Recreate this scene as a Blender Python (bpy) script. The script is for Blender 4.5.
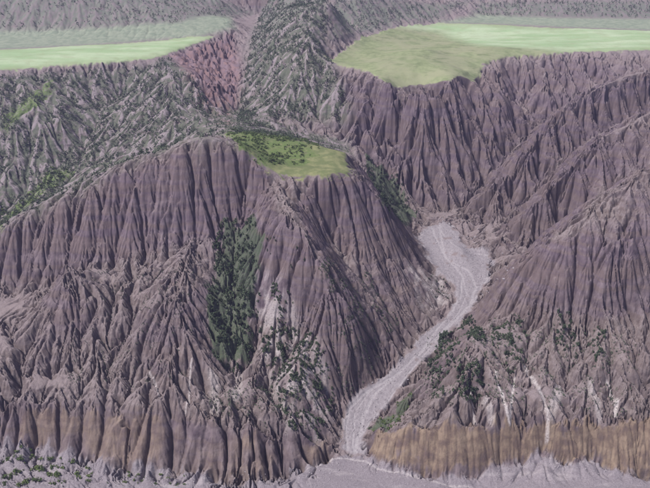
import bpy, math, random
import numpy as np

for o in list(bpy.data.objects): bpy.data.objects.remove(o, do_unlink=True)
scene = bpy.context.scene
COL = scene.collection

# ---------------------------------------------------------------- camera
cam_data = bpy.data.cameras.new('camera'); cam = bpy.data.objects.new('camera', cam_data); COL.objects.link(cam)
cam.location = (0, 0, 600); cam.rotation_euler = (math.radians(90 - 24), 0, 0)
cam_data.sensor_fit = 'HORIZONTAL'; cam_data.angle = 2 * math.atan(325 / 697.)
cam_data.clip_start = 1; cam_data.clip_end = 20000
scene.camera = cam
# ---------------------------------------------------------------- sky, sun, exposure
SUN_EL, SUN_AZ = 55, -114        # azimuth measured from +Y (straight ahead) towards +X
world = bpy.data.worlds.new('World'); scene.world = world; world.use_nodes = True
wn = world.node_tree.nodes; bg = wn['Background']
sky = wn.new('ShaderNodeTexSky'); sky.sky_type = 'NISHITA'; sky.sun_disc = False
sky.sun_elevation = math.radians(SUN_EL); sky.sun_rotation = math.radians(SUN_AZ)
sky.altitude = 2500; sky.dust_density = 5.0; sky.air_density = .7; sky.ozone_density = .5
world.node_tree.links.new(sky.outputs[0], bg.inputs[0]); bg.inputs[1].default_value = .05
sd = bpy.data.lights.new('sun', 'SUN'); sd.energy = 2.7; sd.angle = math.radians(12); sd.color = (1, .965, .945)
sun = bpy.data.objects.new('sun', sd); COL.objects.link(sun); sun.location = (0, 0, 2000)
sun.rotation_euler = (math.radians(90 - SUN_EL), 0, math.radians(180 - SUN_AZ))
vs = scene.view_settings; vs.view_transform = 'Standard'; vs.look = 'None'; vs.gamma = 1; vs.use_curve_mapping = False
vs.exposure = 1.3
HAZE = 0.7e-4
# ---------------------------------------------------------------- map of the place, metres: ridge, valley, rim and foot lines (x, y, height)
CTRL = [
[[-677.6,908.3,88.0],[-576.4,937.5,140.0],[-490.0,965.5,185.0],[-397.7,979.4,228.0],[-338.0,995.5,262.0],[-264.7,1016.1,290.0],[-189.6,1027.9,310.0],[-144.1,1025.1,303.0],[-113.6,1012.8,280.0],[-83.3,1004.9,262.0],[-37.8,999.1,256.0],[7.6,999.1,256.0],[46.4,1025.7,255.0],[94.9,1035.9,215.0],[139.7,1049.3,140.0],[163.7,1036.7,95.0]],
[[-750.3,1050.0,70.0],[-561.5,1100.0,125.0],[-470.3,1130.0,150.0],[-373.5,1160.0,180.0],[-268.7,1180.0,225.0],[-188.5,1200.0,262.0]],
[[-809.9,1139.9,110.0],[-561.8,1198.4,135.0],[-508.1,1269.3,165.0],[-396.0,1291.3,190.0],[-283.4,1325.7,228.0],[-194.4,1287.9,258.0]],
[[-149.8,1202.1,279.0],[-42.9,1164.5,275.0],[33.4,1125.6,267.0]],
[[-105.4,1091.7,272.0],[-39.6,1060.3,265.0],[23.7,1054.2,262.0]],
[[-182.3,1290.0,262.0],[-77.0,1400.0,232.0],[31.3,1330.0,205.0],[100.8,1266.5,186.0],[142.2,1237.5,130.0],[196.4,1208.6,109.0]],
[[-53.2,1462.1,240.0],[-133.7,1413.0,250.0]],
[[-1000.9,1552.8,318.0],[-720.1,1565.9,320.0],[-605.0,1619.1,324.0],[-519.7,1639.9,325.0],[-412.5,1677.2,328.0],[-371.9,1772.3,332.0],[-300.1,1967.8,345.0],[-253.2,2037.4,355.0]],
[[-1156.0,1818.3,330.0],[-819.6,1804.8,332.0],[-588.5,1877.1,334.0],[-469.4,1929.5,337.0],[-336.4,1940.0,346.0]],
[[-881.1,1314.9,235.0],[-652.4,1371.2,240.0],[-544.9,1413.0,250.0]],
[[-434.1,1462.2,255.0],[-363.9,1429.1,246.0]],
[[-283.3,1450.5,262.0],[-260.6,1510.1,270.0]],
[[-466.3,1570.9,268.0],[-494.8,1442.5,232.0],[-528.1,1336.9,188.0]],
[[-393.1,1584.7,310.0],[-342.2,1487.2,275.0],[-304.7,1391.6,245.0]],
[[-636.2,1508.4,292.0],[-582.3,1437.6,265.0]],
[[-188.0,1325.3,256.0],[-198.9,1544.9,240.0],[-192.3,1744.1,293.0],[-206.6,2042.9,338.0],[-206.0,2393.3,372.0]],
[[-289.1,1636.2,312.0],[-253.7,1542.6,285.0]],
[[-76.7,1534.7,291.0],[-56.3,1603.2,340.0],[-16.4,1689.4,372.0],[-63.4,1845.9,400.0],[13.2,1943.5,440.0]],
[[-134.3,1677.2,328.0],[-139.7,1908.2,368.0],[-110.8,2028.8,412.0]],
[[-10.8,1497.2,262.0],[32.7,1521.4,285.0]],
[[-90.3,2300.0,560.0],[-113.9,2900.0,680.0]],
[[228.0,2225.4,388.0],[478.6,2429.4,400.0],[333.4,2331.9,396.0]],
[[98.9,2054.4,372.0],[70.5,2039.8,352.0]],
[[318.0,2700.0,520.0],[400.5,3400.0,680.0]],
[[0.0,1691.3,335.0],[44.8,1587.4,325.0],[88.6,1566.9,322.0],[124.9,1462.3,318.0],[171.8,1415.5,315.0],[213.6,1425.5,315.0],[261.1,1467.5,317.0],[299.2,1540.9,318.0],[347.7,1645.8,324.0],[388.7,1675.3,326.0],[474.6,1736.0,328.0],[606.8,1769.5,330.0],[815.7,1795.1,331.0],[1157.4,1821.5,332.0]],
[[0.0,1708.4,337.0],[93.3,1920.3,346.0],[219.9,2126.0,350.0],[352.3,2226.1,350.0],[530.7,2201.1,347.0],[695.4,2144.3,345.0],[939.4,2091.0,343.0],[1315.2,2091.0,343.0]],
[[158.2,1606.7,335.0],[243.2,1742.4,346.0]],
[[292.3,1738.4,330.0],[331.1,1824.8,334.0]],
[[461.2,1891.2,332.0],[736.4,1925.1,335.0]],
[[312.5,1589.5,318.0],[323.3,1547.1,306.0],[338.7,1517.4,288.0]],
[[304.8,1114.6,119.0],[275.3,1109.5,106.0]],
[[226.4,1107.7,103.0],[234.4,1093.1,102.0]],
[[23.2,1439.7,222.0],[69.4,1330.4,190.0],[127.1,1295.9,160.0],[203.1,1257.5,110.0],[264.8,1279.3,112.0],[338.7,1367.9,155.0],[451.5,1503.5,203.0],[566.5,1610.6,255.0],[747.0,1674.0,296.0],[1096.0,1704.3,300.0]],
[[227.7,1420.0,306.0],[238.2,1378.8,238.0],[249.0,1328.2,170.0],[248.5,1280.8,124.0]],
[[164.1,1447.5,292.0],[170.5,1361.8,222.0],[182.3,1295.0,150.0]],
[[114.7,1460.2,306.0],[122.2,1419.0,238.0]],
[[401.9,1624.8,314.0],[388.9,1493.4,252.0],[342.3,1400.3,190.0]],
[[520.9,1721.9,316.0],[506.9,1570.9,268.0]],
[[210.2,1467.6,258.0],[223.5,1427.8,160.0]],
[[314.7,1522.1,300.0],[310.7,1424.5,226.0],[286.0,1325.4,150.0]],
[[465.2,1683.0,292.0],[457.4,1604.9,226.0]],
[[149.5,1464.3,280.0],[156.4,1407.2,188.0]],
[[1008.2,1565.9,320.0],[705.1,1526.1,310.0],[579.3,1475.1,303.0],[478.5,1407.5,272.0],[423.2,1336.6,229.0],[358.2,1291.1,182.0],[298.3,1259.1,130.0],[264.3,1211.0,108.0]],
[[1038.1,1593.8,270.0],[710.1,1519.3,268.0],[570.1,1417.7,232.0],[446.2,1297.7,190.0],[372.1,1245.4,127.0],[300.9,1153.9,104.0]],
[[888.7,1369.9,330.0],[736.9,1368.0,305.0],[625.9,1330.6,288.0],[505.9,1252.1,260.0],[441.0,1203.1,218.0],[378.5,1148.2,162.0],[331.4,1131.5,104.0]],
[[819.8,1200.0,230.0],[641.2,1150.0,215.0],[486.2,1164.6,186.0],[418.5,1147.8,126.0],[353.9,1093.6,98.0]],
[[726.8,1107.4,350.0],[601.4,1036.9,320.0],[476.8,981.2,290.0],[379.5,934.7,245.0],[319.7,908.1,205.0],[281.3,909.1,170.0],[246.3,911.3,120.0],[231.1,919.9,78.0]],
[[208.9,733.5,78.0],[297.8,732.7,74.0],[411.5,733.5,78.0],[578.0,738.7,82.0]],
[[133.1,726.7,60.0],[184.0,741.7,92.0],[193.9,813.0,103.0]],
[[615.0,835.4,160.0],[510.7,837.8,148.0],[446.7,843.9,140.0],[374.2,829.3,131.0],[307.9,831.3,122.0],[272.9,848.0,106.0]],
[[411.6,871.4,206.0],[387.9,835.4,160.0]],
[[358.6,774.2,104.0],[410.8,774.2,104.0]],
[[62.1,695.2,32.0],[92.2,690.6,45.0],[152.1,685.6,55.0],[275.0,690.7,57.0],[398.1,693.3,58.0],[558.8,696.6,60.0]],
[[58.1,681.3,11.0],[91.4,665.7,6.0],[138.9,655.9,4.0],[187.5,658.2,5.0],[213.6,669.5,12.0],[270.3,681.3,25.0],[300.3,665.9,12.0],[330.1,675.1,21.0],[358.9,658.3,8.0],[392.7,658.3,8.0],[549.8,658.3,8.0]],
[[265.4,657.2,9.0],[258.9,631.5,2.0],[242.3,573.2,0.0]],
[[322.4,645.7,4.0],[368.0,624.5,1.0],[527.7,617.7,0.0]],
[[136.8,640.7,1.0],[-30.1,651.3,2.0],[-52.2,617.7,0.0],[126.7,573.2,0.0],[501.1,573.2,0.0]],
[[-574.4,726.3,68.0],[-409.1,722.7,66.0],[-345.4,720.0,65.0],[-282.4,718.5,63.0],[-154.3,699.8,56.0],[-92.5,695.8,50.0],[-31.0,695.5,38.0],[0.0,696.0,22.0]],
[[-569.7,701.5,30.0],[-405.7,696.9,26.0],[-354.1,691.1,23.0],[-301.6,679.8,17.0],[-249.3,665.9,12.0],[-201.0,667.7,12.0],[-150.8,657.2,9.0],[-101.0,641.3,5.0],[-54.4,658.2,5.0],[-18.5,676.3,6.0],[6.2,689.0,6.0]],
[[-531.0,627.3,9.0],[-379.9,628.4,8.0],[-309.7,627.3,6.0],[-213.5,614.6,3.0],[-96.9,602.3,0.0]],
[[-492.9,559.3,0.0],[-352.0,559.3,0.0],[-135.4,559.3,0.0]],
[[-86.6,1007.3,258.0],[-49.3,913.5,238.0],[-6.9,870.2,196.0],[20.3,832.9,146.0],[36.5,802.3,86.0]],
[[-124.5,1012.7,240.0],[-129.3,986.7,209.0],[-131.2,913.0,152.0],[-130.8,800.7,87.0],[-128.2,750.4,66.0]],
[[-486.9,932.0,126.0],[-384.2,897.9,132.0],[-330.1,923.3,160.0],[-258.0,937.0,178.0],[-193.0,950.1,190.0],[-194.1,821.9,152.0],[-199.0,756.9,100.0]],
[[7.7,981.7,178.0],[29.4,919.1,149.0],[72.1,879.9,104.0]],
[[73.2,1009.4,200.0],[102.1,947.7,118.0],[110.9,896.1,78.0]],
[[-34.6,837.7,112.0],[-32.5,755.8,70.0],[-57.3,729.4,58.0]],
[[-85.2,903.9,196.0],[-69.9,863.9,145.0]],
[[-367.5,889.8,176.0],[-358.1,853.9,158.0]],
[[-437.8,843.2,112.0],[-412.1,786.7,96.0]],
[[-301.9,834.1,122.0],[-287.2,792.9,92.0]],
[[-512.3,792.6,100.0],[-600.5,780.8,92.0]],
[[-372.2,763.6,77.0],[-225.6,751.8,79.0]],
[[-1251.3,1990.5,358.0],[-897.3,1996.1,352.0],[-625.3,2012.5,358.0],[-406.7,2035.8,366.0],[-276.2,2118.8,376.0]],
[[-1314.2,2125.7,425.0],[-794.3,2125.7,425.0],[-525.7,2210.7,418.0],[-332.7,2332.2,408.0]],
[[-812.5,2084.4,396.0],[-762.1,2109.4,410.0]],
[[-1857.9,2600.0,560.0],[-918.7,2600.0,550.0],[-402.8,2700.0,540.0]],
[[-2358.1,3300.0,690.0],[-1201.4,3400.0,700.0]],
[[493.0,2317.4,355.0],[727.1,2252.0,356.0],[986.8,2207.6,355.0],[1375.9,2198.5,356.0]],
[[516.5,2449.9,392.0],[787.3,2465.8,397.0],[1088.9,2465.8,397.0],[1524.4,2465.8,397.0]],
[[1295.7,3000.0,520.0],[730.3,3000.0,520.0],[2143.7,3000.0,530.0]],
[[1511.6,3500.0,640.0],[2501.0,3500.0,650.0]],
[[183.7,1195.1,104.5],[166.7,1144.1,98.5],[179.9,1055.4,89.6],[206.9,1010.8,78.6],[207.5,972.5,69.9],[187.0,940.0,63.1],[149.9,901.7,55.8],[113.6,850.1,45.2],[82.3,813.8,36.0],[50.9,796.4,31.6],[29.5,765.6,22.9],[20.8,730.7,12.8],[13.8,695.9,6.4]],
[[226.8,1210.3,106.3],[243.3,1173.7,101.5],[247.5,1114.6,96.1],[288.6,1093.3,94.3],[273.0,1032.7,84.0],[243.9,972.5,69.9],[211.0,926.2,60.5],[168.0,869.7,49.7],[120.0,813.8,36.0],[91.9,775.1,25.7],[64.3,741.1,15.8],[49.8,711.6,9.1],[51.2,688.2,5.0]],
[[205.1,1202.6,104.4],[204.7,1159.3,98.7],[212.7,1082.9,92.5],[245.8,1047.8,86.8],[239.7,1002.4,75.6],[215.1,956.2,65.4],[180.2,913.8,57.1],[140.5,859.5,46.6],[101.2,813.8,35.0],[71.6,785.5,27.7],[47.1,753.2,18.3],[35.4,721.2,9.8],[32.6,692.1,4.7]]]
ZONE = ["front_l","back_l","back_l","spur","spur","spur","spur","back_l","back_l","back_l","back_l","back_l","back_l","back_l","back_l","red","red","spur","spur","spur","spur","mount_c","mount_c","mount_c","wall","wall","wall","wall","wall","wall","wall","wall","wall","wall","wall","wall","wall","wall","wall","wall","wall","wall","mid_r","mid_r","mid_r","mid_r","front_r","front_r","front_r","front_r","front_r","front_r","front_r","front_r","front_r","front_r","front_r","front_l","front_l","front_l","front_l","front_l","front_l","front_l","front_l","front_l","front_l","front_l","front_l","front_l","front_l","front_l","front_l","mount_l","mount_l","mount_l","mount_l","mount_l","mount_r","mount_r","mount_r","mount_r","wash","wash","wash"]
AREA = {
"meadow":[[[0.0,1658.0],[45.1,1598.0],[88.9,1572.0],[126.3,1480.0],[182.7,1506.0],[224.4,1498.0],[263.1,1480.0],[296.2,1522.0],[325.5,1534.0],[352.1,1582.0],[367.2,1650.0],[390.5,1684.0],[476.6,1744.0],[610.1,1780.0],[820.2,1806.0],[1166.0,1836.0],[1322.7,2104.0],[939.9,2092.0],[695.3,2144.0],[530.9,2202.0],[351.9,2224.0],[220.4,2132.0],[93.4,1924.0]],[[-1007.5,1564.0],[-723.4,1574.0],[-607.3,1626.0],[-521.4,1646.0],[-414.9,1688.0],[-373.7,1782.0],[-300.3,1970.0],[-338.6,1954.0],[-469.1,1928.0],[-588.8,1878.0],[-820.2,1806.0],[-1157.1,1820.0]]],
"bright":[[[220.4,2132.0],[339.9,2138.0],[402.4,1862.0],[586.2,1784.0],[1166.0,1836.0],[1322.7,2104.0],[695.3,2144.0],[351.7,2222.0]],[[-1007.5,1564.0],[-723.4,1574.0],[-607.3,1626.0],[-521.4,1646.0],[-414.9,1688.0],[-373.7,1782.0],[-300.3,1970.0],[-338.6,1954.0],[-469.1,1928.0],[-588.8,1878.0],[-820.2,1806.0],[-1157.1,1820.0]]],
"mesa":[[[-187.4,1278.0],[-43.0,1168.0],[40.0,1348.0],[43.3,1028.0],[7.6,1006.0],[-37.9,1004.0],[-80.6,1010.0],[-106.8,1022.0],[-132.9,1032.0]]],
"wash":[[[183.7,1195.1],[166.7,1144.1],[179.9,1055.4],[206.9,1010.8],[207.5,972.5],[187.0,940.0],[149.9,901.7],[113.6,850.1],[82.3,813.8],[50.9,796.4],[29.5,765.6],[20.8,730.7],[13.8,695.9],[51.2,688.2],[49.8,711.6],[64.3,741.1],[91.9,775.1],[120.0,813.8],[168.0,869.7],[211.0,926.2],[243.9,972.5],[273.0,1032.7],[288.6,1093.3],[247.5,1114.6],[243.3,1173.7],[226.8,1210.3]]],
"ochre":[[[-573.1,718.0],[-407.7,714.0],[-344.5,712.0],[-281.5,710.0],[-153.9,694.0],[-92.0,688.0],[-31.0,694.0],[0.0,698.0],[3.7,690.0],[-18.5,678.0],[-54.4,658.0],[-101.1,642.0],[-151.0,658.0],[-201.1,668.0],[-249.3,666.0],[-301.7,680.0],[-354.6,692.0],[-405.2,696.0],[-570.1,702.0]],[[62.9,704.0],[92.4,692.0],[152.2,686.0],[275.5,692.0],[398.5,694.0],[558.3,696.0],[549.5,658.0],[393.7,660.0],[359.8,660.0],[330.6,674.0],[301.0,668.0],[270.3,680.0],[214.4,672.0],[187.5,658.0],[138.9,656.0],[91.5,666.0],[59.4,682.0]]],
"floor":[[[-569.3,700.0],[-404.6,694.0],[-354.1,690.0],[-301.5,678.0],[-249.1,664.0],[-201.0,666.0],[-150.8,656.0],[-100.7,638.0],[-54.4,656.0],[-18.5,674.0],[12.5,688.0],[51.2,688.0],[91.1,662.0],[138.3,652.0],[187.3,656.0],[213.6,668.0],[269.4,676.0],[299.9,664.0],[329.3,670.0],[358.4,656.0],[392.2,656.0],[547.4,654.0],[900,500],[-900,500]]],
"red":[[[-378.4,1742.0],[-326.6,1876.0],[-259.3,2016.0],[-206.0,1756.0],[-195.6,1556.0],[-183.7,1294.0],[-247.7,1462.0],[-303.0,1552.0]]],
"scrub":[[[-99.6,888.0],[-55.7,864.0],[-6.7,796.0],[13.3,762.0],[-8.8,700.0],[-49.7,698.0],[-85.1,802.0]],[[117.3,984.0],[190.2,1032.0],[202.6,982.0],[153.5,936.0]]],
"backslope":[[[-260.9,1512.0],[-192.2,1568.0],[-131.3,1434.0],[-52.1,1426.0],[41.3,1402.0],[54.4,1358.0],[-43.0,1168.0],[-156.3,1254.0],[-185.3,1276.0],[-189.3,1026.0]],[[-992.4,1536.0],[-713.5,1548.0],[-600.0,1602.0],[-518.1,1632.0],[-407.7,1654.0],[-373.4,1716.0],[-289.4,1564.0],[-243.3,1490.0],[-188.1,1326.0],[-224.8,1052.0],[-144.1,1039.1],[-189.6,1041.9],[-264.7,1030.1],[-338.0,1009.5],[-397.7,993.4],[-490.0,979.5],[-576.4,951.5],[-677.6,922.3]],[[-194.1,1542.0],[-195.2,1748.0],[-206.3,2040.0],[-205.7,2396.0],[14.5,2132.0],[0.0,1732.0],[22.4,1586.0],[43.3,1510.0],[52.9,1458.0],[-10.7,1466.0],[-135.5,1434.0],[48.7,1240.0],[-164.9,1235.0]],[[-1255.9,2000.0],[-900.8,2006.0],[-628.1,2024.0],[-409.9,2054.0],[-293.3,2252.0],[-228.5,2392.0],[-320.0,2354.0],[-1312.6,2122.0]],[[464.5,2342.0],[737.5,2288.0],[1006.2,2256.0],[1402.5,2246.0],[1519.2,2456.0],[517.1,2454.0]],[[14.5,2132.0],[478.2,2426.0],[355.4,2252.0],[222.8,2160.0],[95.1,1964.0],[12.5,1798.0]]],
"green":[[[-188.2,1284.0],[-43.0,1168.0],[-11.4,1098.0],[-39.3,1052.0],[-96.4,1024.0],[-129.8,1032.0]],[[-688.8,1148.0],[-586.9,1166.0],[-565.6,1238.0],[-530.6,1312.0],[-488.9,1304.0],[-507.9,1268.0],[-562.6,1200.0],[-492.3,972.0]],[[-663.2,1404.0],[-630.3,1490.0],[-615.2,1564.0],[-597.2,1554.0],[-597.7,1454.0],[-643.8,1376.0]]],
"grassgully":[[[86.4,1350.0],[121.3,1328.0],[146.7,1292.0],[171.5,1222.0],[143.7,1158.0],[93.4,1036.0]],[[-151.1,980.0],[-104.5,968.0],[-90.2,914.0],[-103.0,866.0],[-103.6,796.0],[-149.4,782.0],[-162.4,852.0]],[[60.9,728.0],[99.9,764.0],[115.9,768.0],[103.0,734.0],[75.0,700.0]]],
"alluvial":[[[-1162.8,1830.0],[-827.0,1822.0],[-592.2,1890.0],[-471.2,1938.0],[-338.6,1954.0],[-255.4,2056.0],[-293.3,2252.0],[-411.2,2062.0],[-628.1,2024.0],[-900.8,2006.0],[-1252.3,1992.0]],[[352.4,2228.0],[534.5,2218.0],[700.1,2160.0],[946.6,2108.0],[1322.7,2104.0],[1395.8,2234.0],[1001.4,2244.0],[734.7,2278.0],[498.5,2350.0],[427.2,2272.0]]],
"wall":[[[11.4,1624.0],[125.0,1462.0],[224.0,1494.0],[356.7,1632.0],[578.9,1758.0],[810.6,1782.0],[1145.7,1800.0],[870.3,1330.0],[585.2,1208.0],[468.8,1158.0],[315.9,938.0],[324.7,1052.0],[294.9,1104.0],[274.6,1228.0],[265.0,1280.0],[203.5,1260.0],[127.1,1296.0],[69.5,1332.0],[31.8,1458.0]]],
"pan":[[[190.3,1234.0],[268.0,1244.0],[303.2,1182.0],[357.2,1108.0],[275.2,910.0],[253.0,912.0],[244.5,956.0],[252.8,1106.0]]]}
CHUTES = [[[[220.5,748.0],[220.4,710.0],[224.1,690.0]],2.6,1],[[[246.3,754.0],[232.2,712.0],[225.3,690.0]],2,1],[[[260.3,770.0],[268.5,748.0],[271.9,716.0],[272.6,698.0],[272.6,684.0]],3,0.8],[[[300.3,742.0],[286.5,714.0],[276.3,696.0]],8,0.5],[[[334.8,738.0],[338.5,716.0],[339.1,700.0]],7,0.5],[[[361.8,746.0],[365.2,722.0],[361.9,702.0]],3,0.9],[[[-228.2,758.0],[-217.3,742.0],[-206.8,720.0]],1.6,0.7],[[[-172.6,766.0],[-173.6,734.0],[-172.6,708.0]],1.8,0.7],[[[-115.0,774.0],[-113.2,732.0]],9,0.45],[[[-146.1,754.0],[-136.5,716.0]],9,0.45],[[[199.1,716.0],[204.2,692.0]],6,0.5],[[[182.2,728.0],[184.8,694.0]],2,0.8],[[[-48.6,852.0],[-39.8,826.0]],9,0.4],[[[6.2,684.0],[24.9,684.0],[45.9,680.0],[67.1,666.0],[93.3,658.0],[120.2,650.0],[137.4,644.0],[173.1,642.0]],2.0,0.55],[[[-30.5,664.0],[-8.6,672.0],[12.5,684.0]],1.4,0.4],[[[155.6,974.0],[174.9,970.0],[190.4,964.0]],5,0.6]]
BRAIDS = [[[[195.8,1199.4],[200.4,1157.1],[208.7,1080.6],[227.5,1031.6],[214.6,979.0],[195.7,945.0],[170.4,909.9],[138.5,859.1],[96.8,813.8],[59.0,792.2],[33.0,763.1],[26.6,726.9],[28.3,692.9]],2.2],[[[214.5,1205.9],[209.4,1160.6],[206.5,1078.7],[239.6,1043.8],[244.9,1006.9],[227.9,963.4],[191.6,918.4],[140.9,859.9],[96.4,813.8],[68.9,787.1],[51.3,750.3],[42.0,716.8],[37.6,691.0]],2.8],[[[212.3,1205.2],[215.2,1162.8],[233.0,1101.9],[282.1,1086.7],[267.8,1027.9],[231.8,965.6],[188.6,917.2],[149.7,863.1],[114.0,813.8],[88.6,776.8],[61.4,743.1],[42.0,716.7],[37.0,691.1]],1.8],[[[208.3,1203.8],[210.8,1161.1],[207.6,1079.6],[227.7,1031.8],[225.9,989.4],[213.1,954.9],[186.2,916.3],[142.9,860.7],[95.6,813.8],[60.8,791.3],[40.8,757.7],[35.6,720.9],[36.2,691.3]],1.3]]
STONES = [[[183.7,1195.1],[166.7,1144.1],[179.9,1055.4],[206.9,1010.8],[207.5,972.5],[187.0,940.0],[149.9,901.7],[113.6,850.1],[82.3,813.8],[50.9,796.4],[29.5,765.6],[20.8,730.7],[13.8,695.9],[51.2,688.2],[49.8,711.6],[64.3,741.1],[91.9,775.1],[120.0,813.8],[168.0,869.7],[211.0,926.2],[243.9,972.5],[273.0,1032.7],[288.6,1093.3],[247.5,1114.6],[243.3,1173.7],[226.8,1210.3]],[[-150.0,650.0],[-30.5,664.0],[12.4,684.0],[51.0,684.0],[138.2,650.0],[269.1,674.0],[379.5,654.0],[383.1,638.0],[-147.8,636.0]],[[-402.6,686.0],[-271.7,658.0],[-150.0,650.0],[-147.8,636.0],[-381.9,632.0]],[[190.3,1234.0],[268.0,1244.0],[303.2,1182.0],[357.2,1108.0],[275.2,910.0],[253.0,912.0],[244.5,956.0],[252.8,1106.0]]]
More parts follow.
